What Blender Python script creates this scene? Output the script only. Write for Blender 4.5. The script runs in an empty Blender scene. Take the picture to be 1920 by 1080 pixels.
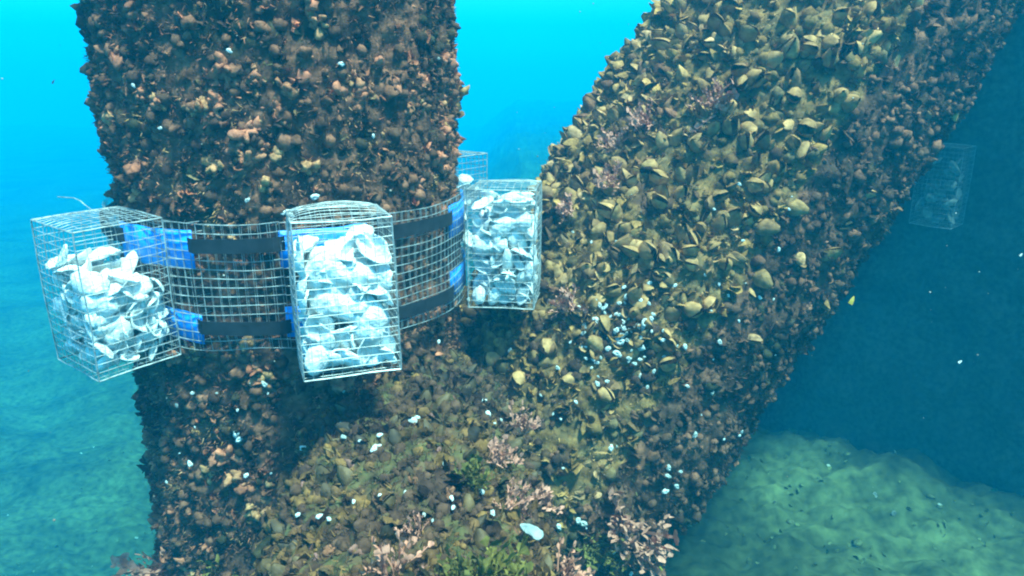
import bpy, bmesh, math, random
import numpy as np
from mathutils import Vector, Matrix, noise as mnoise
random.seed(7); rng = np.random.default_rng(7)
R = math.radians
scene = bpy.context.scene
col = scene.collection

# ------------------------------------------------------------------ camera, sky, sun, exposure
PITCH, FPX = R(16.5), 1400.0
cam_d = bpy.data.cameras.new('camera'); cam_d.sensor_width = 36; cam_d.lens = 36*FPX/1920
cam_d.clip_start = 0.02; cam_d.clip_end = 300
cam = bpy.data.objects.new('camera', cam_d); col.objects.link(cam)
cam.location = (0, 0, 0); cam.rotation_euler = (R(90)-PITCH, 0, 0)
scene.camera = cam

SUN = Vector((0.24, -0.28, 0.93)).normalized()          # direction towards the sun
world = bpy.data.worlds.new('World'); scene.world = world; world.use_nodes = True
wn = world.node_tree.nodes; wl = world.node_tree.links
bg = wn.get('Background') or wn.new('ShaderNodeBackground')
sky = wn.new('ShaderNodeTexSky'); sky.sky_type = 'NISHITA'; sky.sun_disc = False
sky.sun_elevation = math.asin(SUN.z); sky.sun_rotation = math.atan2(SUN.x, SUN.y)
wl.new(sky.outputs[0], bg.inputs[0]); bg.inputs[1].default_value = 0.12
sun_d = bpy.data.lights.new('sun', 'SUN'); sun_d.energy = 5.0; sun_d.angle = R(6); sun_d.color = (1, .96, .88)
sun = bpy.data.objects.new('sun', sun_d); col.objects.link(sun)
sun.rotation_euler = (-SUN).to_track_quat('-Z', 'Y').to_euler(); sun.location = (0, 0, 8)

vs = scene.view_settings
vs.view_transform = 'Standard'; vs.look = 'None'; vs.exposure = 1.38; vs.gamma = 1; vs.use_curve_mapping = False
cy = scene.cycles
cy.use_denoising = True
cy.max_bounces = 6; cy.diffuse_bounces = 2; cy.glossy_bounces = 2; cy.transmission_bounces = 2
cy.volume_bounces = 2; cy.transparent_max_bounces = 8
cy.caustics_reflective = False; cy.caustics_refractive = False
cy.sample_clamp_indirect = 4.0
cy.filter_width = 2.1

# ------------------------------------------------------------------ helpers
def tag(o, label=None, cat=None, group=None, kind=None):
    if label: o['label'] = label
    if cat: o['category'] = cat
    if group: o['group'] = group
    if kind: o['kind'] = kind
    return o

def mesh_np(name, V, F, C=None, smooth=True):
    """mesh from numpy arrays; F is (n,3) or (n,4); C per-vertex colour"""
    V = np.asarray(V, np.float32); F = np.asarray(F, np.int32)
    me = bpy.data.meshes.new(name)
    k = F.shape[1]; n = len(F)
    me.vertices.add(len(V)); me.vertices.foreach_set('co', V.ravel())
    me.loops.add(n*k); me.loops.foreach_set('vertex_index', F.ravel())
    me.polygons.add(n)
    me.polygons.foreach_set('loop_start', np.arange(0, n*k, k, dtype=np.int32))
    me.polygons.foreach_set('loop_total', np.full(n, k, np.int32))
    me.polygons.foreach_set('use_smooth', np.full(n, smooth, bool))
    if C is not None:
        ca = me.color_attributes.new('tint', 'FLOAT_COLOR', 'POINT')
        C4 = np.ones((len(V), 4), np.float32); C4[:, :3] = C
        ca.data.foreach_set('color', C4.ravel())
    me.update(calc_edges=True); me.validate()
    return me

def obj(name, me, mat=None, parent=None):
    o = bpy.data.objects.new(name, me); col.objects.link(o)
    if mat is not None and me is not None and len(me.materials) == 0: me.materials.append(mat)
    if parent is not None: o.parent = parent
    return o

def empty(name, loc=(0, 0, 0)):
    o = bpy.data.objects.new(name, None); col.objects.link(o); o.location = loc
    o.empty_display_size = .1
    return o

cP, sP = math.cos(PITCH), math.sin(PITCH)
def ray(px, py):
    a = (px-960)/FPX; b = -(py-540)/FPX
    return np.array([a, cP+b*sP, -sP+b*cP])
def at(px, py, depth): return ray(px, py)*depth

def fbm(P, s, octv=3):
    return mnoise.fractal(Vector(P)*s, 1.0, 2.0, octv)

# ------------------------------------------------------------------ materials
def mat_new(name):
    m = bpy.data.materials.new(name); m.use_nodes = True
    nt = m.node_tree; b = nt.nodes['Principled BSDF']
    return m, nt, b

def mat_growth(name, per_object=None, rough=.9, bump=.6, bscale=180., var=.5, spec=.1):
    """growth: tint comes from the vertex attribute, or (per_object) a ramp over the object's random number"""
    m, nt, b = mat_new(name)
    N, L = nt.nodes, nt.links
    if per_object:
        oi = N.new('ShaderNodeObjectInfo'); cr = N.new('ShaderNodeValToRGB')
        cr.color_ramp.interpolation = 'LINEAR'
        els = cr.color_ramp.elements
        els[0].color = (*per_object[0], 1); els[-1].color = (*per_object[-1], 1)
        for i, c in list(enumerate(per_object))[1:-1]:
            els.new(i/(len(per_object)-1)).color = (*c, 1)
        L.new(oi.outputs['Random'], cr.inputs[0]); src = cr.outputs[0]
    else:
        at_ = N.new('ShaderNodeAttribute'); at_.attribute_name = 'tint'; src = at_.outputs['Color']
    geo = N.new('ShaderNodeNewGeometry')
    n1 = N.new('ShaderNodeTexNoise'); n1.inputs['Scale'].default_value = bscale*.35; n1.inputs['Detail'].default_value = 4
    L.new(geo.outputs['Position'], n1.inputs['Vector'])
    mr = N.new('ShaderNodeMapRange'); mr.inputs[1].default_value = .3; mr.inputs[2].default_value = .7
    mr.inputs[3].default_value = 1-var; mr.inputs[4].default_value = 1+var
    L.new(n1.outputs[0], mr.inputs[0])
    mx = N.new('ShaderNodeVectorMath'); mx.operation = 'SCALE'
    L.new(src, mx.inputs[0]); L.new(mr.outputs[0], mx.inputs['Scale'])
    L.new(mx.outputs[0], b.inputs['Base Color'])
    n2 = N.new('ShaderNodeTexNoise'); n2.inputs['Scale'].default_value = bscale; n2.inputs['Detail'].default_value = 3
    L.new(geo.outputs['Position'], n2.inputs['Vector'])
    bp = N.new('ShaderNodeBump'); bp.inputs['Strength'].default_value = bump; bp.inputs['Distance'].default_value = .004
    L.new(n2.outputs[0], bp.inputs['Height']); L.new(bp.outputs[0], b.inputs['Normal'])
    b.inputs['Roughness'].default_value = rough; b.inputs['Specular IOR Level'].default_value = spec
    return m

def mat_plain(name, c, rough=.6, metal=0., nscale=60., var=.2, bump=0., spec=.4):
    m, nt, b = mat_new(name); N, L = nt.nodes, nt.links
    geo = N.new('ShaderNodeNewGeometry')
    n1 = N.new('ShaderNodeTexNoise'); n1.inputs['Scale'].default_value = nscale; n1.inputs['Detail'].default_value = 5
    L.new(geo.outputs['Position'], n1.inputs['Vector'])
    mr = N.new('ShaderNodeMapRange'); mr.inputs[1].default_value = .3; mr.inputs[2].default_value = .7
    mr.inputs[3].default_value = 1-var; mr.inputs[4].default_value = 1+var
    L.new(n1.outputs[0], mr.inputs[0])
    rgb = N.new('ShaderNodeRGB'); rgb.outputs[0].default_value = (*c, 1)
    mx = N.new('ShaderNodeVectorMath'); mx.operation = 'SCALE'
    L.new(rgb.outputs[0], mx.inputs[0]); L.new(mr.outputs[0], mx.inputs['Scale'])
    L.new(mx.outputs[0], b.inputs['Base Color'])
    if bump:
        bp = N.new('ShaderNodeBump'); bp.inputs['Strength'].default_value = bump; bp.inputs['Distance'].default_value = .003
        L.new(n1.outputs[0], bp.inputs['Height']); L.new(bp.outputs[0], b.inputs['Normal'])
    b.inputs['Roughness'].default_value = rough; b.inputs['Metallic'].default_value = metal
    b.inputs['Specular IOR Level'].default_value = spec
    return m

M_growth = mat_growth('growth')
M_core = mat_growth('crusted_concrete', var=.6, bscale=90., bump=.8)
M_deck = mat_plain('deck_concrete', (.22, .22, .2), .85)
M_bed = mat_growth('seabed_silt', var=.5, bscale=45., bump=.8)

# ------------------------------------------------------------------ water (haze box)
ZB = -2.5                                               # level of the seabed
def make_water():
    m = bpy.data.materials.new('sea_water'); m.use_nodes = True
    nt = m.node_tree; nt.nodes.clear()
    out = nt.nodes.new('ShaderNodeOutputMaterial'); v = nt.nodes.new('ShaderNodeVolumePrincipled')
    v.inputs['Color'].default_value = (.002, .42, .72, 1)
    v.inputs['Absorption Color'].default_value = (.0, .32, 1., 1)
    v.inputs['Density'].default_value = .058
    v.inputs['Anisotropy'].default_value = .25
    w = nt.nodes.new('ShaderNodeVolumePrincipled')      # the water itself swallows red light
    w.inputs['Color'].default_value = (0, 0, 0, 1); w.inputs['Absorption Color'].default_value = (.0, .94, .99, 1)
    w.inputs['Density'].default_value = .08
    ad = nt.nodes.new('ShaderNodeAddShader')
    nt.links.new(v.outputs[0], ad.inputs[0]); nt.links.new(w.outputs[0], ad.inputs[1])
    nt.links.new(ad.outputs[0], out.inputs['Volume'])
    X, z0, z1 = 60., ZB-3.6, 3.0
    V = [(-X, -X, z0), (X, -X, z0), (X, X, z0), (-X, X, z0), (-X, -X, z1), (X, -X, z1), (X, X, z1), (-X, X, z1)]
    F = [(0, 3, 2, 1), (4, 5, 6, 7), (0, 1, 5, 4), (1, 2, 6, 5), (2, 3, 7, 6), (3, 0, 4, 7)]
    o = obj('haze', mesh_np('haze', V, F, smooth=False), m)
    tag(o, 'clear to murky blue-green sea water filling the whole view', 'water', kind='stuff')
make_water()

# ------------------------------------------------------------------ seabed
def bed_z(x, y):
    p = Vector((x, y, 0))
    z = .26*mnoise.noise(p*.5+Vector((3.1, 0, 0))) + .13*mnoise.noise(p*1.3) + .07*mnoise.noise(p*3.3) + .05*mnoise.noise(p*8.) + .03*mnoise.noise(p*19.)
    z -= 1.8*min(max((.2-x)/2.4, 0), 1)                 # the bottom drops away to the left
    return ZB + z
def make_bed():
    def warp(n, lo, hi, c):
        u = np.linspace(-1, 1, n); v = np.sign(u)*(np.abs(u)*.09+.91*np.abs(u)**5)
        return np.where(v < 0, c+v*(c-lo), c+v*(hi-c))
    xs = warp(390, -58, 58, .6); ys = warp(360, -58, 58, 4.6)
    V = np.zeros((len(ys), len(xs), 3)); C = np.zeros_like(V)
    for j, y in enumerate(ys):
        for i, x in enumerate(xs):
            V[j, i] = (x, y, bed_z(x, y))
            a = mnoise.noise(Vector((x*1.3, y*1.3, 5)))*.6+mnoise.noise(Vector((x*6, y*6, 2)))*.5
            a = min(max(a*.9+.45, 0), 1)
            C[j, i] = np.array([.022, .027, .010])*(1-a) + np.array([.115, .12, .045])*a
    nx, ny = len(xs), len(ys)
    idx = np.arange(nx*ny).reshape(ny, nx)
    F = np.stack([idx[:-1, :-1], idx[:-1, 1:], idx[1:, 1:], idx[1:, :-1]], -1).reshape(-1, 4)
    o = obj('seabed', mesh_np('seabed', V.reshape(-1, 3), F, C.reshape(-1, 3)), M_bed)
    tag(o, 'silty seabed with low mounds and patches of turf algae', None, kind='structure')
make_bed()

UPL = np.array([-.55, -.45, .70])                       # sunlit upper side of the slanted brace: mussels grow here, sunlight painted into tints
# ------------------------------------------------------------------ big members: cylinders between two points
class Member:
    def __init__(s, p0, p1, r, seed, amp=.03, lump=.024):
        s.lump = lump
        s.p0 = np.array(p0, float); s.p1 = np.array(p1, float); s.r = r; s.seed = seed; s.amp = amp
        s.L = np.linalg.norm(s.p1-s.p0); s.a = (s.p1-s.p0)/s.L
        ref = np.array([0, -1., 0]) if abs(s.a[1]) < .8 else np.array([0, 0, 1.])
        s.e1 = ref-s.a*ref.dot(s.a); s.e1 /= np.linalg.norm(s.e1); s.e2 = np.cross(s.a, s.e1)
    def radius(s, t, th):
        n = s.e1*math.cos(th)+s.e2*math.sin(th)
        q = s.p0+s.a*t+n*s.r; p = Vector(q)+Vector((s.seed*7.3, 0, 0))
        foot = .03*min(max((-.7-q[2])/.7, 0), 1.6) if s.seed == 1 else 0     # the pillar widens a little towards its foot
        return s.r + foot + s.amp*(mnoise.noise(p*2.2)+.7*mnoise.noise(p*5.5)+.45*mnoise.noise(p*13.)) + s.lump*(.5-mnoise.voronoi(p*19.)[0][0]) + s.lump*.5*(.5-mnoise.voronoi(p*43.)[0][0])
    def point(s, t, th):
        n = s.e1*math.cos(th)+s.e2*math.sin(th)
        return s.p0+s.a*t+n*s.radius(t, th), n
    def hit(s, px, py):
        """first hit of a camera ray with the smooth cylinder: (t, theta) or None"""
        d = ray(px, py); o = -s.p0
        dd = d-s.a*d.dot(s.a); oo = o-s.a*o.dot(s.a)
        A = dd.dot(dd); B = 2*dd.dot(oo); Cc = oo.dot(oo)-(s.r+s.amp*.5)**2
        D = B*B-4*A*Cc
        if D < 0: return None
        k = (-B-math.sqrt(D))/(2*A); P = d*k; q = P-s.p0; t = q.dot(s.a); n = q-s.a*t
        return t, math.atan2(n.dot(s.e2), n.dot(s.e1))
    def core(s, name, nt, nth, ta, tb, cfun, parent):
        """the solid member; rings are close together between ta and tb, where it is in view"""
        V = []; N_ = []
        T = np.concatenate([np.linspace(0, ta, 12)[:-1], np.linspace(ta, tb, nt), np.linspace(tb, s.L, 12)[1:]]); nt = len(T)-1
        for t in T:
            for i in range(nth):
                p, n = s.point(t, 2*math.pi*i/nth); V.append(p); N_.append(n)
        C = cfun(np.array(V), np.array(N_))
        F = [(j*nth+i, j*nth+(i+1) % nth, (j+1)*nth+(i+1) % nth, (j+1)*nth+i) for j in range(nt) for i in range(nth)]
        o = obj(name, mesh_np(name, V, F, C), M_core, parent)
        return o

PC = np.array([-.672, 2.295])                             # plan centre of the pillar
PIL = Member((PC[0], PC[1], -4.3), (PC[0], PC[1], 2.7), .490, 1, .02)
_b0, _b1 = at(917, 1000, 2.9), at(1640, -100, 2.9)
_d = (_b1-_b0)/np.linalg.norm(_b1-_b0)
BRA = Member(_b0-_d*1.5, _b0+_d*4.6, .575, 2, .03)
LOW = Member((-.33, 2.2, -1.19), (-.07, .1, -1.25), .36, 3, .03)

pillar = tag(empty('concrete_pillar', (PC[0], PC[1], -3.4)), 'upright round concrete pillar crusted with red-brown growth and ringed by wire cages', 'pillar')
brace = tag(empty('slanted_brace', tuple(_b0)), 'thick concrete brace slanting up to the right, olive mussels on its upper side', 'brace')
lower = tag(empty('horizontal_brace', (-.3, 1.6, -1.2)), 'low mussel-covered concrete brace running towards the viewer at the pillar foot', 'brace')
def keep(o):                                            # part built in world coordinates, parented in place
    o.matrix_parent_inverse = Matrix.Translation(-o.parent.location); return o
def box_obj(name, pts, z0, z1, mat):
    n = len(pts)
    V = [(x, y, z0) for x, y in pts]+[(x, y, z1) for x, y in pts]
    bm = bmesh.new(); vv = [bm.verts.new(v) for v in V]
    bm.faces.new(vv[:n][::-1]); bm.faces.new(vv[n:])
    for i in range(n): bm.faces.new((vv[i], vv[(i+1) % n], vv[n+(i+1) % n], vv[n+i]))
    bmesh.ops.recalc_face_normals(bm, faces=bm.faces)
    me = bpy.data.meshes.new(name); bm.to_mesh(me); bm.free()
    return obj(name, me, mat)

WN = np.array([-.722, -.69, 0]); WD = np.array([.69, -.722, 0]); W0 = np.array([1.88, 4.99, 0])   # quay wall: normal, run, a point
def make_wall():
    nu, nv = 150, 90
    V = []; C = []
    for j in range(nv+1):
        for i in range(nu+1):
            u = -1.0+6.2*i/nu; z = -3.2+5.19*j/nv
            p = W0+WD*u+np.array([0, 0, z]); q = Vector(p)
            k = .07*mnoise.noise(q*1.6)+.05*mnoise.noise(q*5.)+.03*mnoise.noise(q*12.)
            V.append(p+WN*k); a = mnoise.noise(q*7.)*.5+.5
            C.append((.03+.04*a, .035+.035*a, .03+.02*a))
    idx = np.arange((nu+1)*(nv+1)).reshape(nv+1, nu+1)
    F = np.stack([idx[:-1, :-1], idx[:-1, 1:], idx[1:, 1:], idx[1:, :-1]], -1).reshape(-1, 4)
    face = mesh_np('growth_face', V, F, C)
    w = tag(empty('quay_wall', tuple(W0+np.array([0, 0, ZB]))), 'dark shaded concrete quay wall behind the slanted brace', 'wall')
    pts = [tuple((W0+WD*u-WN*d_)[:2]) for u, d_ in ((-1.0, .12), (5.2, .12), (5.2, 1.6), (-1.0, 1.6))]
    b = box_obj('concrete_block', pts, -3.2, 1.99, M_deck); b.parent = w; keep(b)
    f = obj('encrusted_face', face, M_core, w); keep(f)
make_wall()
_e0, _e1 = W0+WD*-1.6+WN*.3, W0+WD*6+WN*.3
dk = box_obj('pier_deck', [tuple(_e0[:2]), tuple(_e1[:2]), (24, 12), (14, 24)], 2.0, 2.5, M_deck)
tag(dk, 'concrete pier deck overhead shading the water on the right', 'deck')

# ------------------------------------------------------------------ small shapes (prototypes as numpy arrays)
def ico(sub):
    bm = bmesh.new(); bmesh.ops.create_icosphere(bm, subdivisions=sub, radius=1)
    V = np.array([v.co[:] for v in bm.verts]); F = np.array([[v.index for v in f.verts] for f in bm.faces]); bm.free()
    return V, F
ICO1, ICO2, ICO3 = ico(1), ico(2), ico(3)               # 20*4^(n-1) triangles
def lumpy(base, seed, amp, sc, stretch=(1, 1, 1)):
    V, F = base
    out = []
    for v in V:
        n = mnoise.noise(Vector(v)*sc+Vector((seed*3.7, seed*1.3, 0)))+.5*mnoise.noise(Vector(v)*sc*2.3+Vector((0, seed*5.1, 0)))
        out.append(v*(1+amp*n))
    return np.array(out)*np.array(stretch), F
def merge(parts):
    Vs, Fs, o = [], [], 0
    for V, F in parts: Vs.append(V); Fs.append(F+o); o += len(V)
    return np.concatenate(Vs), np.concatenate(Fs)
def rotm(axis, a): return np.array(Matrix.Rotation(a, 3, Vector(axis)))
NODULES = [lumpy(ICO2, k, .6, 1.5, (random.uniform(.7, 1.3), random.uniform(.6, 1.), random.uniform(.8, 1.6))) for k in range(7)]
SPECKS = [lumpy(ICO1, k+20, .4, 1.2) for k in range(5)]
def clump(seed, ball=None):
    """a knobbly branching growth: stubby fingers spreading from the origin, about 1 unit across"""
    r = random.Random(seed); parts = []
    for k in range(r.randint(3, 6)):
        a = r.uniform(0, 6.28); tl = r.uniform(.2, 1.3); ln = r.uniform(.35, .75); wd = r.uniform(.13, .26)
        V, F = lumpy(ball or ICO2, seed*9+k, .7, 1.6, (wd, wd*r.uniform(.7, 1.2), ln*.62))
        V = V+np.array([0, 0, ln*.5])
        Rm = rotm((0, 0, 1), a)@rotm((0, 1, 0), tl)
        base = np.array([r.uniform(-.25, .25), r.uniform(-.25, .25), .05])
        parts.append((V@Rm.T+base, F))
    V, F = lumpy(ICO1, seed+50, .4, 1.5, (.42, .36, .4)); parts.append((V, F))
    return merge(parts)
def lobe(seed):
    """one ruffled fan-shaped leaf of encrusting algae standing on the origin"""
    r = random.Random(seed); na, nr = 4, 2; V = []; F = []
    op = r.uniform(.7, 1.3); curl = r.uniform(-.2, .7); ph = r.uniform(0, 6)
    for k in range(nr+1):
        rho = .08+.92*k/nr
        for i in range(na+1):
            a = -op+2*op*i/na; q = rho*(1+.18*math.sin(a*3+ph))
            V.append((q*math.sin(a), curl*rho*rho+.22*rho*mnoise.noise(Vector((a*2.2, rho*1.5, seed*3.3))), q*math.cos(a)))
    for k in range(nr):
        for i in range(na):
            a = k*(na+1)+i; F += [(a, a+1, a+na+2), (a, a+na+2, a+na+1)]
    return np.array(V), np.array(F)
def lobes(seed):
    r = random.Random(seed); parts = []
    for k in range(r.randint(4, 6)):
        V, F = lobe(seed*13+k)
        Rm = rotm((0, 0, 1), r.uniform(0, 6.28))@rotm((1, 0, 0), r.uniform(.1, 1.1))
        parts.append(((V*r.uniform(.5, 1.))@Rm.T+np.array([r.uniform(-.35, .35), r.uniform(-.35, .35), 0]), F))
    return merge(parts)
LOBES = [lobes(s) for s in range(10)]
CLUMPS = [clump(s) for s in range(5)]+[merge([clump(s+20), (lobes(s+30)[0]*.5, lobes(s+30)[1])]) for s in range(4)]
CLUMPS_SMALL = [clump(s+60, ICO1) for s in range(10)]          # plainer ones for the crust behind
def mussel(gape, seed):
    """two bulging teardrop valves, hinge at the origin, length 1 along z"""
    r = random.Random(seed); nu, nv = 6, 5; parts = []
    for sgn in (1, -1):
        V = []
        for i in range(nu+1):
            u = i/nu; wdt = .31*(math.sin(math.pi*min(u*.93+.02, 1)**.8))**.75+.01
            off = .10*math.sin(math.pi*u)
            for j in range(nv+1):
                v = -1+2*j/nv
                y = off+v*wdt; x = sgn*(.27*math.sin(math.pi*min(u*.9+.05, 1)**.65)*math.sqrt(max(1-v*v, 0))**.9+.004)
                x += .012*mnoise.noise(Vector((u*5, v*2, seed+sgn)))
                V.append((x, y, u))
        V = np.array(V)@rotm((0, 1, 0), sgn*gape).T
        F = []
        for i in range(nu):
            for j in range(nv):
                a, b, c_, d = i*(nv+1)+j, i*(nv+1)+j+1, (i+1)*(nv+1)+j+1, (i+1)*(nv+1)+j
                F += [(a, b, c_), (a, c_, d)] if sgn > 0 else [(a, c_, b), (a, d, c_)]
        parts.append((V, np.array(F)))
    return merge(parts)
MUSSELS = [mussel(g, k) for k, g in enumerate((0, .03, .08, .14, .0, .05))]
def blade(seed, seg=2, w=.12, bend=.5, taper=.85):
    r = random.Random(seed); V = []; F = []
    x = z = 0; a = 0
    for i in range(seg+1):
        ww = w*(1-(i/seg)**2*taper)
        V += [(x, -ww, z), (x, ww, z)]
        a += bend/seg*r.uniform(.4, 1.6); x += math.sin(a)/seg; z += math.cos(a)/seg
    for i in range(seg):
        p = 2*i; F += [(p, p+1, p+3), (p, p+3, p+2)]
    return np.array(V, float), np.array(F)
BLADES = [blade(k, 1, .11, random.uniform(-.4, 1.0)) for k in range(8)]

def frames(N, spin, tilt=None):
    """(n,3,3) rotations taking +z to the normals N with a spin about it and an optional random tilt"""
    N = np.asarray(N, float); N = N/np.linalg.norm(N, axis=1, keepdims=True)
    if tilt is not None:
        N = N+tilt*rng.normal(size=N.shape); N /= np.linalg.norm(N, axis=1, keepdims=True)
    ref = np.where(np.abs(N[:, 2:3]) < .9, np.array([[0, 0, 1.]]), np.array([[1., 0, 0]]))
    X = np.cross(ref, N); X /= np.linalg.norm(X, axis=1, keepdims=True); Y = np.cross(N, X)
    c, s = np.cos(spin)[:, None], np.sin(spin)[:, None]
    return np.stack([X*c+Y*s, -X*s+Y*c, N], axis=2)
def scatter(protos, pos, Rm, scale, tint):
    """joins many placed prototypes into one (V, F, C)"""
    n = len(pos); which = rng.integers(0, len(protos), n); scale = np.asarray(scale, float)
    if scale.ndim == 1: scale = np.repeat(scale[:, None], 3, 1)
    Vs, Fs, Cs, o = [], [], [], 0
    for k, (V, F) in enumerate(protos):
        ix = np.nonzero(which == k)[0]
        if len(ix) == 0: continue
        P = np.einsum('nij,nvj->nvi', Rm[ix], V[None]*scale[ix][:, None, :])+np.asarray(pos)[ix][:, None, :]
        Vs.append(P.reshape(-1, 3)); m = len(V)
        Fs.append((F[None]+(np.arange(len(ix))*m)[:, None, None]).reshape(-1, 3)+o)
        Cs.append(np.repeat(np.asarray(tint)[ix], m, 0)); o += m*len(ix)
    return np.concatenate(Vs), np.concatenate(Fs), np.concatenate(Cs)
def join(parts):
    Vs, Fs, Cs, o = [], [], [], 0
    for V, F, C in parts: Vs.append(V); Fs.append(F+o); Cs.append(C); o += len(V)
    return np.concatenate(Vs), np.concatenate(Fs), np.concatenate(Cs)
def tints(n, pal, w, jit=.25):
    pal = np.array(pal); w = np.array(w, float)/sum(w)
    c = pal[rng.choice(len(pal), n, p=w)]
    return np.clip(c*(1+jit*rng.normal(size=(n, 1))), .01, .9)
def field(P, pal, sc=4., jit=.16, seed=0., spread=.14):
    """tints that drift in patches over the surface along an ordered palette"""
    pal = np.array(pal); n = len(pal)-1
    v = np.array([mnoise.noise(Vector(p)*sc+Vector((seed, 0, 0)))+.5*mnoise.noise(Vector(p)*sc*3.1+Vector((0, seed, 0))) for p in P])
    v = np.clip(.5+.75*v+spread*rng.normal(size=len(P)), 0, .999)*n
    i = v.astype(int); f = (v-i)[:, None]
    c = pal[i]*(1-f)+pal[i+1]*f
    return np.clip(c*(1+jit*rng.normal(size=(len(P), 1))), .01, .9)
def patchy(P, N, T, sc, thr, soft=.25, seed=0.):
    v = np.array([mnoise.noise(Vector(p)*sc+Vector((seed, 3, 0))) for p in P])
    k = rng.uniform(0, 1, len(P)) < np.clip((v-thr)/soft+.5, .05, 1)
    return P[k], N[k], T[k]
def sample(mem, n, t0, t1, back=.06):
    """n points on a member between axis distances t0 and t1, fewer on the side away from the viewer"""
    P, N, T = [], [], []
    while len(P) < n:
        t, th = random.uniform(t0, t1), random.uniform(0, 2*math.pi)
        p, nn = mem.point(t, th)
        f = -nn.dot(p)/np.linalg.norm(p)
        if f < -.3 and random.random() > back: continue
        P.append(p); N.append(nn); T.append((t, th))
    return np.array(P), np.array(N), np.array(T)
def facing(P, N): return -(P*N).sum(1)/np.linalg.norm(P, axis=1)
def inframe(P, m=60):
    d = P[:, 1]*cP-P[:, 2]*sP; u = P[:, 1]*sP+P[:, 2]*cP
    x = 960+FPX*P[:, 0]/d; y = 540-FPX*u/d
    return (x > -m) & (x < 1920+m) & (y > -m) & (y < 1080+m)

RED = (.42, .13, .065); TAN = (.40, .21, .10); OLV = (.37, .185, .055); GRN = (.09, .08, .028); DRK = (.055, .028, .018); PNK = (.36, .16, .13); BRN = (.21, .085, .045)
BRN2 = (.095, .046, .026); OLV2 = (.21, .105, .032); TAN2 = (.14, .09, .04); GRN2 = (.04, .034, .016)
M_clump = mat_growth('growth_clump', [(.24, .088, .048), (.39, .135, .07), (.47, .165, .088), (.34, .125, .066), (.47, .235, .10), (.31, .105, .058)])
M_mussel = mat_growth('mussel', [(.20, .10, .045), (.31, .16, .06), (.41, .21, .08), (.46, .24, .095), (.35, .18, .065), (.24, .125, .05)], rough=.75, bump=.5, bscale=120., var=.5)
M_white = mat_growth('barnacle', [(.35, .38, .34), (.7, .72, .68)], rough=.6, bump=.3, var=.15)
M_mussel2 = mat_growth('dark_mussel', [(.03, .02, .014), (.09, .052, .022), (.16, .092, .034), (.045, .03, .018), (.12, .07, .026)], rough=.6, bump=.4, bscale=120., var=.5, spec=.25)
SHARED = {}
def shared(key, protos, mat):
    if key not in SHARED:
        SHARED[key] = []
        for k, (V, F) in enumerate(protos):
            me = mesh_np(key, V, F); me.materials.append(mat); SHARED[key].append(me)
    return SHARED[key]
def place(name, me, parent, p, Rm, sc):
    o = bpy.data.objects.new(name, me); col.objects.link(o)
    sc = (sc, sc, sc) if np.isscalar(sc) else sc
    o.matrix_world = Matrix.LocRotScale(Vector(p), Matrix(Rm.tolist()).to_quaternion(), Vector(sc))
    if parent is not None: o.parent = parent; keep(o)
    return o

def crust(V, pal, jit=.12, sc=6.):
    return field(V, pal, sc, jit, 2., .08)
keep(PIL.core('concrete_shaft', 350, 250, 2.2, 4.9, lambda V, N: crust(V, [GRN2, DRK, BRN2, BRN, BRN2, DRK]), pillar))
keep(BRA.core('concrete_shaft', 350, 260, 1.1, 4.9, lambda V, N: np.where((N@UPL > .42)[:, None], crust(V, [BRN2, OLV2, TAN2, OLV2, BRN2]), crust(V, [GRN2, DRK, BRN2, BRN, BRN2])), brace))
keep(LOW.core('concrete_shaft', 180, 170, .2, LOW.L-.3, lambda V, N: crust(V, [DRK, BRN2, GRN, BRN2, DRK]), lower))

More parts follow.
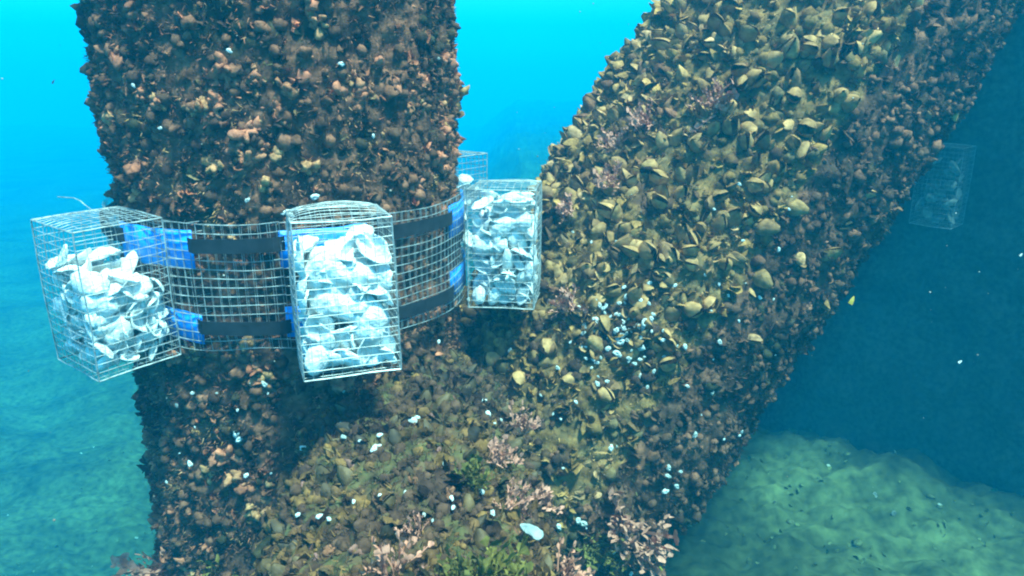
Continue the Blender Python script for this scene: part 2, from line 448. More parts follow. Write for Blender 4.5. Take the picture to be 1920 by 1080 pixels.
# ------------------------------------------------------------------ growth on the pillar
RB0, RB1 = -.690, -.360                                 # the wire collar's bottom and top
def band_mask(P, m=-.012): return (P[:, 2] > RB0-m) & (P[:, 2] < RB1+m)
def grow_pillar():
    t0, t1 = 2.1, 4.95                                  # axis distance = z + 4.3
    P, N, T = sample(PIL, 5000, t0, t1)
    sc = .005+.017*rng.uniform(0, 1, len(P))**2; sc[band_mask(P)] *= .8
    a = scatter(NODULES[:3]+SPECKS, P, frames(N, rng.uniform(0, 6.28, len(P)), .3), sc, field(P, [GRN2, DRK, BRN2, BRN, BRN2, BRN], 5.))
    P, N, T = patchy(*sample(PIL, 3400, t0, t1), 8., .12)
    sc = .02+.046*rng.uniform(0, 1, len(P))**1.6; bm_ = band_mask(P); sc[bm_] *= .6
    Rm = frames(N, rng.uniform(0, 6.28, len(P)), .35)
    score = facing(P, N)*sc*inframe(P); top = np.argsort(-score)[:300]; rest = np.setdiff1d(np.arange(len(P)), top)
    b = scatter(CLUMPS_SMALL+CLUMPS[:4], P[rest]-N[rest]*.012, Rm[rest], sc[rest], field(P[rest], [DRK, BRN2, BRN, RED, RED, TAN, OLV], 5., seed=9.))
    P2, N2, _ = sample(PIL, 60000, t0, t1)
    sc2 = np.stack([rng.uniform(.006, .016, len(P2))]*3, 1); sc2[band_mask(P2)] *= .7
    c = scatter(BLADES, P2+N2*.004, frames(N2, rng.uniform(0, 6.28, len(P2)), .6), sc2, field(P2, [GRN, DRK, BRN, BRN2, RED, TAN, OLV], 6.))
    P4, N4, _ = sample(PIL, 2600, t0, t1); sc4 = rng.uniform(.009, .022, len(P4)); sc4[band_mask(P4)] *= .6
    e = scatter(LOBES, P4-N4*.003, frames(N4, rng.uniform(0, 6.28, len(P4)), .4), sc4, field(P4, [DRK, BRN2, BRN, RED, BRN, TAN2, BRN2], 5., seed=4.))
    g = keep(obj('growth_turf', mesh_np('growth_turf', *join([a, b, c, e])), M_growth, pillar))
    tag(g, 'dark crust of small lumps and short algae between the larger clumps', kind='stuff')
    ms = shared('growth_clump', CLUMPS, M_clump)
    for i in top: place('growth_clump', ms[int(rng.integers(len(ms)))], pillar, P[i]-N[i]*.012, Rm[i], float(sc[i]))
grow_pillar()

# ------------------------------------------------------------------ growth on the slanted brace
def grow_brace():
    t0, t1 = .9, 4.8
    P, N, T = sample(BRA, 5200, t0, t1)
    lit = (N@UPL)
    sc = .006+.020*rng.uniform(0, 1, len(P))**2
    tn = np.where((lit > .45)[:, None], field(P, [DRK, BRN2, OLV2, TAN2, OLV2], 3.), field(P, [GRN2, DRK, BRN2, BRN, DRK], 3.))  # brighter olive towards the sun, shade painted into the brown growth elsewhere
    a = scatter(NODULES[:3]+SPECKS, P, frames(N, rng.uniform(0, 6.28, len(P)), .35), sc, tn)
    P, N, T = sample(BRA, 4200, t0, t1); lit = N@UPL
    ok = rng.uniform(0, 1, len(P)) < np.clip((lit-.38)*4., .02, 1)*np.clip((P[:, 2]+1.15)/.55, .3, 1); P, N, lit = P[ok], N[ok], lit[ok]
    L = rng.uniform(.042, .085, len(P)); Rm = frames(N, rng.uniform(0, 6.28, len(P)), .55)
    score = facing(P, N)*L*inframe(P); top = np.argsort(-score)[:300]; rest = np.setdiff1d(np.arange(len(P)), top)
    S3 = np.stack([L, L, L], 1)*np.stack([rng.uniform(.8, 1.3, len(P)), rng.uniform(.9, 1.25, len(P)), np.ones(len(P))], 1)
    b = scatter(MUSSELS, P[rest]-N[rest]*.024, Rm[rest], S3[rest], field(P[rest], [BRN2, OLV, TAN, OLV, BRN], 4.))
    ms = shared('mussel', MUSSELS, M_mussel)
    for i in top: place('mussel', ms[int(rng.integers(len(ms)))], brace, P[i]-N[i]*.024, Rm[i], tuple(S3[i]))
    P, N, T = sample(BRA, 1250, t0, t1); lit = N@UPL
    ok = rng.uniform(0, 1, len(P)) < np.clip(.95-lit, .25, 1); P, N = P[ok], N[ok]
    c = scatter(CLUMPS_SMALL+CLUMPS[:3], P-N*.006, frames(N, rng.uniform(0, 6.28, len(P)), .4), rng.uniform(.02, .045, len(P)), field(P, [GRN2, DRK, BRN2, BRN, BRN2, BRN, BRN2], 4.))
    P, N, _ = sample(BRA, 62000, t0, t1); lit = N@UPL
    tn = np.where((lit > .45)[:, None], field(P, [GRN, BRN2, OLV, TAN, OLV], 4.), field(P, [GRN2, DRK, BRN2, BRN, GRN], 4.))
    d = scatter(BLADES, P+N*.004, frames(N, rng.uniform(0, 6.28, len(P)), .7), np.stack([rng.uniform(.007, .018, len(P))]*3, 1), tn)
    P, N, _ = sample(BRA, 3400, t0, t1); lit = N@UPL
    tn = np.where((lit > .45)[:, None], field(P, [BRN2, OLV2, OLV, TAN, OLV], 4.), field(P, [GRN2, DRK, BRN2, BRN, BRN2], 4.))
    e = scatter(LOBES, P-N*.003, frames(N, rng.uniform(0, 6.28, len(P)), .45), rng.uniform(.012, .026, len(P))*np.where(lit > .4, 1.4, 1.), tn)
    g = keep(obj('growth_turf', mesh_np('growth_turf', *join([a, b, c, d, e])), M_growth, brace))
    tag(g, 'olive to dark brown crust of small mussels, lumps and turf algae', kind='stuff')
grow_brace()

# ------------------------------------------------------------------ growth on the low brace in front
def grow_lower():
    t0, t1 = 0., LOW.L-.25
    P, N, T = sample(LOW, 3000, t0, t1)
    a = scatter(NODULES[:3]+SPECKS, P, frames(N, rng.uniform(0, 6.28, len(P)), .35), .005+.016*rng.uniform(0, 1, len(P))**2, field(P, [DRK, BRN2, BRN2, OLV2, DRK], 5.))
    P, N, T = sample(LOW, 560, t0, t1)
    L = rng.uniform(.035, .06, len(P)); Rm = frames(N, rng.uniform(0, 6.28, len(P)), .6)
    S3 = np.stack([L*rng.uniform(.8, 1.25, len(P)), L, L], 1)
    score = facing(P, N)*L*inframe(P); top = np.argsort(-score)[:220]; rest = np.setdiff1d(np.arange(len(P)), top)
    b = scatter(MUSSELS, P[rest]-N[rest]*.020, Rm[rest], S3[rest], field(P[rest], [DRK, BRN2, OLV2, BRN2, DRK], 5.))
    ms = shared('dark_mussel', MUSSELS, M_mussel2)
    for i in top: place('mussel', ms[int(rng.integers(len(ms)))], lower, P[i]-N[i]*.020, Rm[i], tuple(S3[i]))
    P, N, _ = sample(LOW, 28000, t0, t1)
    d = scatter(BLADES, P+N*.004, frames(N, rng.uniform(0, 6.28, len(P)), .7), np.stack([rng.uniform(.008, .02, len(P))]*3, 1), field(P, [DRK, GRN2, BRN2, OLV2, BRN2], 5.))
    P, N, _ = sample(LOW, 260, t0, t1)
    c = scatter(CLUMPS_SMALL, P-N*.006, frames(N, rng.uniform(0, 6.28, len(P)), .4), rng.uniform(.018, .036, len(P)), field(P, [BRN2, BRN, BRN2, PNK, BRN2], 5.))
    P, N, _ = sample(LOW, 1100, t0, t1)
    e = scatter(LOBES, P-N*.003, frames(N, rng.uniform(0, 6.28, len(P)), .45), rng.uniform(.012, .032, len(P)), field(P, [DRK, DRK, BRN2, OLV2, DRK, GRN2], 5.))
    g = keep(obj('growth_turf', mesh_np('growth_turf', *join([a, b, c, d, e])), M_growth, lower))
    tag(g, 'olive crust of small mussels, lumps and turf algae', kind='stuff')
grow_lower()

# ------------------------------------------------------------------ wire cages
M_wire = mat_plain('galvanised_wire', (.32, .34, .33), rough=.45, metal=.2, nscale=45., var=.55)
M_shell = mat_growth('oyster_shell', [(.80, .80, .74), (.90, .90, .86), (.84, .84, .79), (.92, .92, .89)], rough=.75, bump=1., bscale=120., var=.24, spec=.2)
M_strap = mat_plain('black_webbing', (.012, .014, .016), rough=.8, nscale=35., var=.6, bump=.3)
M_blue = mat_plain('blue_plastic', (.01, .30, .95), rough=.5, nscale=25., var=.15)
def tubes(lines, r):
    """square-section wires along polylines -> (V, F quads)"""
    Vs, Fs, o = [], [], 0
    for L in lines:
        L = np.asarray(L, float); n = len(L)
        T = np.gradient(L, axis=0); T /= np.linalg.norm(T, axis=1, keepdims=True)
        ref = np.array([0, 0, 1.]) if abs(T[0, 2]) < .8 else np.array([1., 0, 0])
        A = np.cross(T, ref); A /= np.linalg.norm(A, axis=1, keepdims=True); B = np.cross(A, T)
        ring = np.stack([L+A*r, L+B*r, L-A*r, L-B*r], 1).reshape(-1, 3)
        Vs.append(ring)
        for i in range(n-1):
            for k in range(4):
                a, b = o+4*i+k, o+4*i+(k+1) % 4
                Fs.append((a, b, b+4, a+4))
        Fs.append((o, o+3, o+2, o+1)); e = o+4*(n-1); Fs.append((e, e+1, e+2, e+3))
        o += 4*n
    return np.concatenate(Vs), np.array(Fs)
def lattice(fn, nu, nv, r=.0008):
    """wires along both directions of a grid of points fn(i, j)"""
    G = np.array([[fn(i/nu, j/nv) for i in range(nu+1)] for j in range(nv+1)])
    V1, F1 = tubes([G[j] for j in range(nv+1)], r); V2, F2 = tubes([G[:, i] for i in range(nu+1)], r*.75)
    return np.concatenate([V1, V2]), np.concatenate([F1, F2+len(V1)])
CW, CD, CH = .22, .20, .36
def make_cage(p, yaw, tx, ty, label, seed, bulge=.012, h=CH, CD=CD, wr=1.):
    root = empty('wire_cage', p); root.rotation_euler = Matrix.Rotation(yaw, 3, 'Z').to_euler()
    root.rotation_mode = 'QUATERNION'
    root.rotation_quaternion = (Matrix.Rotation(yaw, 3, 'Z')@Matrix.Rotation(tx, 3, 'X')@Matrix.Rotation(ty, 3, 'Y')).to_quaternion()
    tag(root, label, 'cage', 'shell-filled wire cages around the pillar')
    def w(q, a=.0045, f=6.):
        q = Vector(q); o_ = Vector((seed*5., seed, 0))
        return np.array(mnoise.noise_vector(q*f+o_))*a+np.array(mnoise.noise_vector(q*31.+o_))*.0011
    def pan(name, o, ux, uy, nu, nv, nrm, b=0.):
        o, ux, uy, nrm = map(np.array, (o, ux, uy, nrm))
        def fn(u, v):
            q = o+ux*u+uy*v; e = min(u, 1-u, v, 1-v)
            return q+w(q)+nrm*(b*math.sin(math.pi*u)**.6*math.sin(math.pi*(v*.9+.05))**.6 if e > 0 else 0)
        obj(name, mesh_np(name, *lattice(fn, nu, nv, .0008*wr), smooth=False), M_wire, root)
    x, y = CW/2, CD/2
    pan('front_panel', (-x, -y, 0), (CW, 0, 0), (0, 0, h), 10, 17, (0, -1, 0), .006)
    pan('back_panel', (-x, y, 0), (CW, 0, 0), (0, 0, h), 10, 17, (0, 1, 0), 0)
    pan('side_panel', (-x, -y, 0), (0, CD, 0), (0, 0, h), 9, 17, (-1, 0, 0), .005)
    pan('side_panel', (x, -y, 0), (0, CD, 0), (0, 0, h), 9, 17, (1, 0, 0), .005)
    pan('lid', (-x, -y, h+.0015), (CW, 0, 0), (0, CD, 0), 10, 9, (0, 0, 1), bulge)
    pan('floor_panel', (-x, -y, -.0015), (CW, 0, 0), (0, CD, 0), 10, 9, (0, 0, -1), 0)
    # heavier edge wires with twisted ends
    ed = [[(sx*x, sy*y, 0), (sx*x, sy*y, h*.5), (sx*x, sy*y, h)] for sx in (-1, 1) for sy in (-1, 1)]
    for z in (0, h): ed += [[(-x, sy*y, z), (0, sy*y, z), (x, sy*y, z)] for sy in (-1, 1)]+[[(sx*x, -y, z), (sx*x, 0, z), (sx*x, y, z)] for sx in (-1, 1)]
    L = []
    for e in ed:
        e = np.array(e, float); pts = [e[0]+(e[-1]-e[0])*k/16 for k in range(17)]; L.append([q+w(q) for q in pts])
    obj('edge_wire', mesh_np('edge_wire', *tubes(L, .0019*wr), smooth=False), M_wire, root)
    return root
def shell_mesh(seed, na=24, nr=5):
    """an oyster valve: cupped irregular oval, frilled rim, real thickness; about 1 unit long"""
    r = random.Random(seed)
    ax, ay = .5, r.uniform(.34, .44); cup = r.uniform(.10, .24); twist = r.uniform(-.2, .2); beak = r.uniform(.1, .3)
    top, bot = [], []
    for k in range(nr+1):
        rho = .07+.93*k/nr
        for i in range(na):
            a = 2*math.pi*i/na
            q = Vector((math.cos(a)*1.6, math.sin(a)*1.6, seed*4.1))
            rr = rho*(1+.18*mnoise.noise(q)+.09*mnoise.noise(q*2.6)*rho)
            x = ax*rr*math.cos(a)*(1+beak*max(math.cos(a), 0)**6); y = ay*rr*math.sin(a)
            z = cup*rho**2.2+twist*x*y*2+.045*rho*rho*mnoise.noise(q*3.)+.018*math.sin(rho*15+2*mnoise.noise(q))*(rho > .3)
            top.append((x, y, z+.0)); th = .06*(1-.6*rho)+.02
            bot.append((x*1.0, y*1.0, z-th-.03*mnoise.noise(Vector((x*6, y*6, seed)))))
    V = np.array(top+bot); n = (nr+1)*na; F = []
    for k in range(nr):
        for i in range(na):
            a, b = k*na+i, k*na+(i+1) % na; c_, d = b+na, a+na
            F += [(a, d, c_), (a, c_, b), (n+a, n+c_, n+d), (n+a, n+b, n+c_)]
    for i in range(na):
        a, b = nr*na+i, nr*na+(i+1) % na
        F += [(a, n+a, n+b), (a, n+b, b)]
    for i in range(1, na-1): F += [(0, i, i+1), (n, n+i+1, n+i)]
    V[:, 2] -= cup*.5
    return V, np.array(F)
SHELLS = [shell_mesh(s) for s in range(9)]
def fill_cage(root, n, level, label, group, yback=.07, seed=1, key='oyster_shell', mat=None, CD=CD, faces={'f': 'outer', 'l': 'side', 'r': 'side'}):
    """loose shells packed inside the cage; level(x, y) is the height of the heap in the cage's own axes"""
    r = random.Random(seed); ms = shared(key, SHELLS, mat or M_shell)
    Mw = Matrix.LocRotScale(root.location, root.rotation_quaternion, None)
    done = []; tries = 0
    xs, y0 = CW/2-.004, -CD/2+.004
    while len(done) < n and tries < 40000:
        tries += 1
        size = r.uniform(.060, .098)*(1 if len(done) < n*.8 else .75)
        x, y = r.uniform(-xs, xs), r.uniform(y0, yback)
        lv = level(x, y); z = lv*r.random()**.9
        # near a side of the cage the shells lie flat against the mesh
        dist = {'f': y-y0, 'l': x+xs, 'r': xs-x}; k = min(dist, key=dist.get)
        if dist[k] > .05 and r.random() < .6: continue
        nrm = {'f': Vector((0, -1, 0)), 'l': Vector((-1, 0, 0)), 'r': Vector((1, 0, 0))}[k]
        if dist[k] > .05 or z > lv-.03: nrm = (nrm*.5+Vector((0, 0, 1))).normalized()
        nrm = (nrm+Vector((r.gauss(0, .42), r.gauss(0, .42), r.gauss(0, .5)))).normalized()
        if r.random() < .4: nrm = -nrm
        q = nrm.to_track_quat('Z', 'Y')@Matrix.Rotation(r.uniform(0, 6.28), 3, 'Z').to_quaternion()
        vi = r.randrange(len(SHELLS)); Rm = np.array(q.to_matrix())
        P = (SHELLS[vi][0]*size)@Rm.T; lo, hi = P.min(0), P.max(0)
        c = np.array([min(max(x, -xs-lo[0]), xs-hi[0]), min(max(y, y0-lo[1]), CD/2-.006-hi[1]), min(max(z, .004-lo[2]), max(lv+.02-hi[2], .004-lo[2]))])
        md = .034 if tries < 6000 else (.028 if tries < 15000 else .022)
        if any(((c-d)**2).sum() < md*md for d in done): continue
        done.append(c)
        o = bpy.data.objects.new('oyster_shell', ms[vi]); col.objects.link(o)
        o.matrix_world = Mw@Matrix.LocRotScale(Vector(c), q, Vector((size,)*3))
        row = ('bottom', 'lower', 'middle', 'upper', 'top')[min(int(c[2]/.33*5), 4)]
        wp, wc = o.matrix_world.translation, root.location
        dx = wp.x/wp.y-wc.x/wc.y; colm = 'left' if dx < -.025 else ('right' if dx > .025 else 'centre')
        big = 'large ' if size > .085 else ('small ' if size < .068 else '')
        lie = f'against the {faces[k]} face' if dist[k] <= .05 else 'in the heap core'
        tag(o, f'{big}{label}, {row} {colm}, {lie}', 'shell', group)
cage1 = make_cage((-1.003, 1.782, -.710), R(-37.4), .018, .019, 'leftmost wire cage, part-filled with white oyster shells heaped higher on its left', 1, .006, CH, .205)
cage2 = make_cage((-.399, 1.690, -.685), R(19.1), -.037, -.002, 'front wire cage of white shells, the biggest in view, with a bulging lid', 2, .022)
cage3 = make_cage((-.020, 2.272, -.708), R(83.), .0, .03, 'right-hand wire cage of bright white shells against the slanted brace', 3, .012)
cage4 = make_cage((-.235, 2.66, -.655), R(141.), 0, 0, 'wire cage mostly hidden behind the pillar, above the right-hand cage', 4, .006)
fill_cage(cage1, 92, lambda x, y: .235-.25*y-.03*math.sin(x*30), 'white oyster shell in the leftmost cage', 'shells in the leftmost cage', .096, 1, CD=.205, faces={'f': 'left', 'l': 'far', 'r': 'near'})
fill_cage(cage2, 98, lambda x, y: .295+.02*math.sin(x*40), 'white oyster shell in the front cage', 'shells in the front cage', .055, 2, faces={'f': 'near', 'l': 'left', 'r': 'right'})
fill_cage(cage3, 88, lambda x, y: .315+.02*math.sin(x*35), 'white oyster shell in the right-hand cage', 'shells in the right-hand cage', .092, 3, faces={'f': 'right', 'l': 'near', 'r': 'far'})
fill_cage(cage4, 14, lambda x, y: .28, 'white shell in the cage behind the pillar', 'shells in the hidden cage', .07, 4)
def heap_filler():
    """the uncountable shells deeper in the heaps, behind the ones that show"""
    parts = []
    for root, n, lv, yb, cd in ((cage1, 210, .215, .09, .205), (cage2, 190, .27, .05, CD), (cage3, 210, .30, .09, CD)):
        Mw = Matrix.LocRotScale(root.location, root.rotation_quaternion, None)
        P = np.stack([rng.uniform(-CW/2+.022, CW/2-.022, n), rng.uniform(-cd/2+.022, yb-.01, n), rng.uniform(.022, lv, n)], 1)
        if root is cage1: P[:, 2] *= 1-.25*(P[:, 1]+.1)/.2
        Pw = np.array([Mw@Vector(p) for p in P])
        parts.append(scatter([shell_mesh(k+30, 13, 3) for k in range(5)], Pw, frames(rng.normal(size=(n, 3)), rng.uniform(0, 6.28, n)), rng.uniform(.038, .056, n), np.tile(np.array([[.82, .82, .77]]), (n, 1))))
    o = obj('shell_heap', mesh_np('shell_heap', *join(parts)), mat_growth('shell_filler', var=.3, bscale=120., bump=.9))
    tag(o, 'mass of broken white shells deep inside the three near cages', 'shells', kind='stuff')
heap_filler()
# far cage on the quay wall
_k = ray(1772, 412); _k = _k*((W0@WN)/(_k@WN))
cage5 = make_cage(tuple(_k+WN*.16), math.atan2(WN[0], -WN[1]), 0, 0, 'faint far wire cage hanging on the dark quay wall', 5, .006, .44, CD, .45)
fill_cage(cage5, 24, lambda x, y: .36, 'pale shell in the far wall cage', 'shells in the far cage', .07, 5, 'haze_dimmed_shell', mat_growth('haze_dimmed_shell', [(.12, .12, .10), (.20, .20, .17)], var=.4))  # shell colour dimmed so the far cage fades into the haze

# ------------------------------------------------------------------ wire collar, black straps and blue sleeves round the pillar
def pol(r, th, z): return np.array([PC[0]+r*math.cos(th), PC[1]+r*math.sin(th), z])
def ang(o): return math.atan2(o.location.y-PC[1], o.location.x-PC[0]) % (2*math.pi)
TH = sorted(ang(c) for c in (cage1, cage2, cage3, cage4))
A1, A2, A3, A4 = ang(cage1), ang(cage2), ang(cage3)+2*math.pi, ang(cage4)+2*math.pi
HW = R(12.5)
collar = tag(empty('wire_collar', (PC[0], PC[1], RB0)), 'band of wire mesh wrapped round the pillar between the cages', 'wire mesh')
RC = .526
for k, (a, b) in enumerate(((A1, A2), (A2, A3), (A3, A4), (A4, A1+2*math.pi))):
    a, b = a+HW, b-HW; nu = max(int((b-a)*RC/.0218), 3)
    def fn(u, v):
        th = a+(b-a)*u; z = RB0+(RB1-RB0)*v
        q = Vector((math.cos(th)*.5, math.sin(th)*.5, z))
        wv = np.array(mnoise.noise_vector(q*7.))*.005+np.array([0, 0, 1])*.007*mnoise.noise(q*4.)
        if v < .12: wv = wv*2.2
        sag = -.006*math.sin(math.pi*u)
        return pol(RC-.006*math.sin(math.pi*u)**2, th, z+sag)+wv
    keep(obj('mesh_panel', mesh_np('mesh_panel', *lattice(fn, nu, 14), smooth=False), M_wire, collar))
def ribbon(rf, zf, hgt, a, b, n, thick=.0025):
    V, F = [], []
    for i in range(n+1):
        th = a+(b-a)*i/n; r, z = rf(th), zf(th)
        V += [pol(r, th, z-hgt(th)/2), pol(r, th, z+hgt(th)/2), pol(r+thick, th, z+hgt(th)/2), pol(r+thick, th, z-hgt(th)/2)]
    for i in range(n):
        for k in range(4): F.append((4*i+k, 4*i+4+k, 4*i+4+(k+1) % 4, 4*i+(k+1) % 4))
    F.append((0, 1, 2, 3)); e = 4*n; F.append((e+3, e+2, e+1, e))
    return np.array(V), np.array(F)
EXT = [(A1, R(9), R(20.5)), (A2, R(13), R(11)), (A3, R(17.5), R(17)), (A4, R(17), R(17))]   # each sleeve: centre, reach to either side
def near(th):                                           # 1 inside a sleeve, 0 between the cages
    best = 0
    for c, lo, hi in EXT:
        d = (th-c+math.pi) % (2*math.pi)-math.pi; e = min(d+lo, hi-d)
        best = max(best, min(max(e/R(3)+.3, 0), 1))
    return best
for z, nm in ((-.415, 'upper'), (-.632, 'lower')):
    st = tag(empty('black_strap', (PC[0], PC[1], z)), f'{nm} black webbing strap cinched round the pillar over the wire mesh', 'strap')
    zf = lambda th, z=z: z+.004*math.sin(th*3+z*20)
    V, F = ribbon(lambda th: .5345-.019*near(th), zf, lambda th: .036, 0, 2*math.pi, 220)
    b_ = keep(obj('webbing_band', mesh_np('webbing_band', V, F, smooth=False), M_strap, st))
    for k, (A, e0, e1) in enumerate(EXT):
        hz = .096 if nm == 'upper' else .078; dz = -.016 if nm == 'upper' else .014
        crum = lambda th, k=k: .0035*mnoise.noise(Vector((th*14, k, z*9)))
        slant = .10 if (nm == 'lower' and k == 0) else .0
        V, F = ribbon(lambda th: .5195+crum(th), lambda th: z+dz-slant*max(th-A, 0)*.6, lambda th: hz*(1+.08*mnoise.noise(Vector((th*9, z*5, k)))), A-e0, A+e1, 26, .003)
        s_ = keep(obj('blue_sleeve', mesh_np('blue_sleeve', V, F), M_blue, st))

keep(obj('loose_wire', mesh_np('loose_wire', *tubes([[at(x, y, 2.12) for x, y in ((108, 369), (122, 370), (138, 371), (150, 376), (158, 383), (170, 392), (184, 398))]], .0011), smooth=False), M_wire, collar))

# ------------------------------------------------------------------ single growths: seaweed tufts, barnacles, shells
def surf(px, py):
    """where a sight line meets the pillar or a brace: (owner, point, normal)"""
    best = None
    for mem, ow in ((PIL, pillar), (BRA, brace), (LOW, lower)):
        h = mem.hit(px, py)
        if h is None or not 0 < h[0] < mem.L: continue
        p, n = mem.point(*h); d = np.linalg.norm(p)
        if best is None or d < best[3]: best = (ow, p, n, d)
    if best is None: return surf(px+(900-px)*.04, py+(900-py)*.06)
    return best[:3]
def tuft_mesh(seed, nb, w, spread, fork=True):
    """a bush of flat blades; with fork, each blade splits into blunt lobes"""
    r = random.Random(seed); parts = []
    for k in range(nb):
        a = r.uniform(0, 6.28); tl = abs(r.gauss(0, spread)); ln = r.uniform(.45, 1.)
        Rm = rotm((0, 0, 1), a)@rotm((0, 1, 0), tl)@rotm((0, 0, 1), r.uniform(-1.5, 1.5))
        off = np.array([r.uniform(-.35, .35), r.uniform(-.35, .35), 0])
        V, F = blade(seed*31+k, 4, w*r.uniform(.7, 1.2), r.uniform(-.5, 1.1), .2 if fork else .9); parts.append(((V*ln)@Rm.T+off, F))
        if fork:
            for q in range(6):
                base = (V[2*(q//2)+4]+V[2*(q//2)+5])/2*ln; s_ = 1 if q % 2 else -1
                V2, F2 = lobe(seed*77+k*6+q)
                Rf = rotm((1, 0, 0), s_*r.uniform(.2, .9))@rotm((0, 0, 1), 1.57+r.uniform(-.8, .8))
                parts.append((((V2*np.array([.5, .6, 1])*ln*r.uniform(.14, .3))@Rf.T+base)@Rm.T+off, F2))
    return merge(parts)
PINKS = [tuft_mesh(s, 22, .05, .6) for s in range(4)]
WEEDS = [tuft_mesh(s+10, 30, .03, .8) for s in range(3)]
KELP = [tuft_mesh(40, 3, .14, .25, False)]
M_pink = mat_growth('pink_seaweed', [(.50, .21, .14), (.58, .25, .17), (.54, .22, .14)], rough=.7, bump=.2, var=.3)
M_weed = mat_growth('green_seaweed', [(.14, .115, .03), (.19, .15, .035)], rough=.6, bump=.2, var=.4)
M_kelp = mat_growth('yellow_seaweed', [(.26, .20, .03), (.26, .20, .03)], rough=.5, bump=.2, var=.3)
UPV = np.array([-.1, -.25, .9])
def tuft(kind, px, py, wpx, label, cat='seaweed', lift=.5):
    ow, p, n = surf(px, py+wpx*.25)
    d = p[1]*cP-p[2]*sP; sz = wpx/FPX*d*.74
    nn = n+UPV*lift; nn /= np.linalg.norm(nn)
    protos, mat, nm = {'p': (PINKS, M_pink, 'pink_seaweed_tuft'), 'g': (WEEDS, M_weed, 'green_seaweed_tuft'), 'k': (KELP, M_kelp, 'yellow_seaweed_blade')}[kind]
    ms = shared(nm, protos, mat)
    o = place(nm, ms[random.randrange(len(ms))], None, p+n*.012, frames(nn[None], np.array([random.uniform(0, 6.28)]))[0], sz)
    tag(o, label, cat, {'p': 'pink seaweed tufts', 'g': 'green seaweed tufts', 'k': None}[kind])
tuft('p', 735, 1045, 100, 'broad pale pink seaweed tuft at the bottom edge below the front cage')
tuft('p', 300, 1055, 100, 'pink seaweed tuft in the bottom left corner of the pillar')
tuft('p', 1150, 955, 90, 'pink seaweed tuft on the ridge where the low brace meets the slanted brace')
tuft('p', 1200, 1000, 110, 'tall branching pink seaweed tuft, rightmost along the bottom')
tuft('p', 965, 930, 70, 'low pink seaweed cushion above the bleached shell')
tuft('p', 1005, 930, 60, 'small pink seaweed cushion beside the low pink cushion above the shell')
tuft('p', 922, 868, 65, 'pink seaweed tuft just above the small green weed on the low brace')
tuft('p', 780, 972, 45, 'tiny pink seaweed sprig on the dark left flank of the low brace')
tuft('p', 1060, 1062, 75, 'pink seaweed tuft at the bottom edge right of the large green weed')
tuft('p', 970, 795, 60, 'flat pink seaweed patch at the foot of the slanted brace')
tuft('p', 1205, 212, 62, 'pale pink seaweed lump high on the left of the slanted brace')
tuft('p', 1340, 175, 80, 'largest pink seaweed patch near the top of the slanted brace')
tuft('p', 1145, 330, 62, 'pink seaweed tuft right of the right-hand cage lid on the slanted brace')
tuft('p', 1147, 255, 55, 'pale pink seaweed tuft below the highest lump on the slanted brace')
tuft('p', 1062, 390, 45, 'small pink seaweed tuft beside the right-hand cage')
tuft('p', 1060, 560, 60, 'pink seaweed tuft below the right-hand cage on the slanted brace')
tuft('g', 930, 1055, 150, 'large feathery green seaweed at the bottom centre')
tuft('g', 855, 1062, 90, 'green seaweed fronds left of the large feathery one')
tuft('g', 430, 1060, 110, 'green seaweed at the bottom left of the pillar foot')
tuft('g', 885, 895, 75, 'small yellow-green seaweed in the middle of the low brace')
tuft('g', 1120, 1010, 80, 'green seaweed patch on the right shoulder of the low brace')
tuft('k', 1243, 1060, 75, 'upright yellow seaweed blade at the bottom right of the low brace')

def barnacle_mesh(seed):
    r = random.Random(seed); n = 9; V = []; F = []
    for rad, z in ((1., 0.), (.8, .45), (.5, .7), (.3, .62), (.22, .25)):
        for i in range(n):
            a = 2*math.pi*i/n; k = 1+r.uniform(-.3, .3); V.append((math.cos(a)*rad*k*1.25, math.sin(a)*rad*k*.85, z*r.uniform(.7, 1.2)))
    for j in range(4):
        for i in range(n):
            a, b = j*n+i, j*n+(i+1) % n; F += [(a, b, b+n), (a, b+n, a+n)]
    for i in range(1, n-1): F.append((4*n, 4*n+i, 4*n+i+1))
    return np.array(V), np.array(F)
BARN = shared('barnacle', [barnacle_mesh(s) for s in range(4)], M_white)
BPOS = [(1120,603,8),(1135,609,7),(1093,625,8),(1107,623,6),(1155,620,9),(1170,617,7),(1163,641,11),(1157,663,11),(1200,648,13),(1221,598,7),(1207,606,12),(1225,590,6),(1174,556,8),(1218,531,7),(1083,586,7),(1085,576,6),(1280,648,8),(1346,640,8),(1090,650,6),(1116,653,6),(1140,655,8),(1120,720,8),(1045,690,7),(1203,707,7),(1225,696,6),(1215,727,6),(1335,735,7),(1145,840,8),(1300,813,8),(1243,918,9),(1264,908,8),(1247,872,8),(1242,884,7),(1250,890,7),(1271,880,6),(1290,725,5),(1415,806,6),(1430,560,5),(1385,345,5),(1462,468,5),
 (445,808,13),(450,822,11),(565,838,10),(650,832,9),(705,852,11),(712,846,7),(360,868,9),(467,885,8),(555,962,8),(598,969,9),(612,966,7),(660,933,6),(775,790,12),(783,786,8),(715,832,8),(915,775,9),(908,742,7),(466,374,7),(530,400,8),(546,404,7),(590,370,11),(890,712,7),(955,656,6),(498,718,9),(338,757,6),(563,724,6),(365,735,6),(820,640,6),(300,240,6),(250,160,5),(700,255,6),(640,120,8),(820,110,6),(430,95,7),(865,270,6),
 (1046,984,8),(846,935,8),(848,956,7),(913,974,8),(902,925,9),(928,955,9),(1146,1033,7),(1181,1074,7),(1090,977,11),(1080,970,9),(1098,985,7),(795,965,6),(830,880,6),(760,920,6)]
for k in range(80): BPOS.append((random.gauss(1155, 45), random.gauss(630, 38), random.uniform(2.5, 6)))
for k in range(25): BPOS.append((random.uniform(1050, 1500), random.uniform(350, 900), random.uniform(2, 4)))
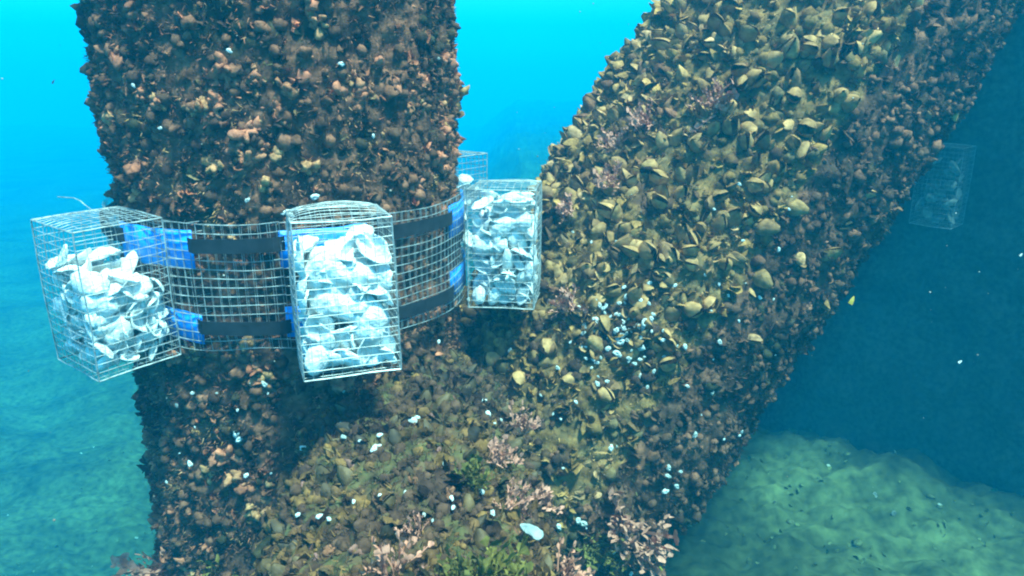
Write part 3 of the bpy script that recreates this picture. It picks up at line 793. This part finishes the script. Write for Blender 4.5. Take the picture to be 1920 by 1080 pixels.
for k in range(22): BPOS.append((random.uniform(300, 1100), random.uniform(700, 1000), random.uniform(2, 4.5)))
for px, py, r_ in BPOS:
    ow, p, n = surf(px, py); d = p[1]*cP-p[2]*sP
    nn = n-.5*p/np.linalg.norm(p); nn /= np.linalg.norm(nn)
    place('barnacle', BARN[random.randrange(4)], ow, p+n*.014, frames(nn[None], np.array([random.uniform(0, 6.28)]))[0], r_/FPX*d*(.75 if r_ < 6 else .62))
# a few mussels with white-edged, freshly opened shells do not repeat: the bleached shell by the large weed
ow, p, n = surf(985, 1010)
nn = n+np.array([.2, -.35, .1]); nn /= np.linalg.norm(nn)
o = place('bleached_shell', shared('worn_shell', SHELLS, mat_growth('worn_shell', [(.27, .30, .28), (.27, .30, .28)], var=.5, bscale=110.))[5], None, p+n*.032, frames(nn[None], np.array([2.2]))[0], (.062, .038, .05))
tag(o, 'single bleached bluish shell lying among mussels above the large green weed', 'shell')

# flecks drifting in the water
def fleck(px, py, depth, ln, ang_, label, mat):
    V, F = blade(int(px), 4, .22, .8); V2 = V+np.array([.08, 0, 0]); n = len(V)
    F = np.concatenate([F, F[:, ::-1]+n]); V = np.concatenate([V, V2])
    o = place('drifting_fragment', mesh_np('drifting_fragment', V, F), None, at(px, py, depth), rotm((0, 1, 0), ang_)@rotm((0, 0, 1), 1.2), ln)
    o.data.materials.append(mat); tag(o, label, 'debris', 'fragments drifting in the water')
fleck(1594, 570, 1.5, .020, .45, 'pale yellow fragment drifting beside the slanted brace', M_kelp)
fleck(1797, 680, 1.8, .012, 1.1, 'tiny pale fragment drifting in the dark water at the right', M_white)
fleck(98, 157, 1.6, .010, .2, 'tiny dark fragment drifting in the bright water at the upper left', M_strap)
fleck(1912, 480, 1.7, .010, .8, 'tiny pale fragment drifting at the right edge', M_white)

# ------------------------------------------------------------------ turf, stones and shell bits on the seabed
def bed_cover():
    n = 400
    x = rng.uniform(-5, 5.5, n); y = rng.uniform(1.6, 9, n)
    ok = np.hypot(x-PC[0], y-PC[1]) > .5; x, y = x[ok], y[ok]
    P = np.array([(a, b, bed_z(a, b)) for a, b in zip(x, y)]); n = len(P); N = np.tile(np.array([[0, 0, 1.]]), (n, 1))
    sc = np.stack([.006+.03*rng.uniform(0, 1, n)**3]*2+[rng.uniform(.003, .014, n)], 1)
    a = scatter(SPECKS, P, frames(N, rng.uniform(0, 6.28, n), .25), sc, field(P, [(.05, .052, .02), (.08, .08, .032), (.12, .12, .05), (.09, .09, .036), (.13, .125, .055)], 1.2, .15))
    P3 = np.array([(p[0], p[1], bed_z(p[0], p[1])) for p in np.stack([rng.uniform(-4.5, 5, 5000), rng.uniform(1.6, 7.5, 5000)], 1)])
    P3 = P3[[mnoise.noise(Vector(p)*1.5) > random.gauss(.02, .1) for p in P3]]; m = len(P3)
    c = scatter([lobe(k) for k in range(6)], P3, frames(np.tile(np.array([[.3, -.2, 1.]]), (m, 1)), rng.uniform(0, 6.28, m), .6), rng.uniform(.010, .028, m), field(P3, [(.09, .095, .036), (.12, .125, .048), (.15, .15, .06)], 2., .12))
    n = len(P); k = rng.choice(n, 140, replace=False)
    b = scatter([shell_mesh(50, 10, 2), shell_mesh(51, 10, 2)], P[k]+np.array([0, 0, .012]), frames(N[k], rng.uniform(0, 6.28, 140), .5), rng.uniform(.015, .04, 140), tints(140, [(.2, .2, .16), (.45, .45, .4)], [2, 1]))
    a = join([a, c])
    o = obj('seabed_turf', mesh_np('seabed_turf', *join([a, b])), M_growth)
    tag(o, 'low algae tufts, pebbles and broken shell scattered over the seabed', 'seabed cover', kind='stuff')
bed_cover()

def marine_snow():
    n = 260; d = rng.uniform(.7, 4.5, n); px = rng.uniform(-300, 2200, n); py = rng.uniform(-200, 1300, n)
    P = np.array([at(a, b, c) for a, b, c in zip(px, py, d)])
    ok = (P[:, 2] > ZB+.2) & (np.hypot(P[:, 0]-PC[0], P[:, 1]-PC[1]) > .62); P = P[ok]; n = len(P)
    V, F, C = scatter(SPECKS, P, frames(rng.normal(size=(n, 3))/1.0+1e-3, np.zeros(n)), rng.uniform(.0005, .0018, n), tints(n, [(.12, .12, .1), (.3, .3, .26)], [1, 1]))
    o = obj('suspended_specks', mesh_np('suspended_specks', V, F, C), M_growth)
    tag(o, 'tiny pale specks of plankton and silt drifting in the water', 'specks', kind='stuff')
marine_snow()
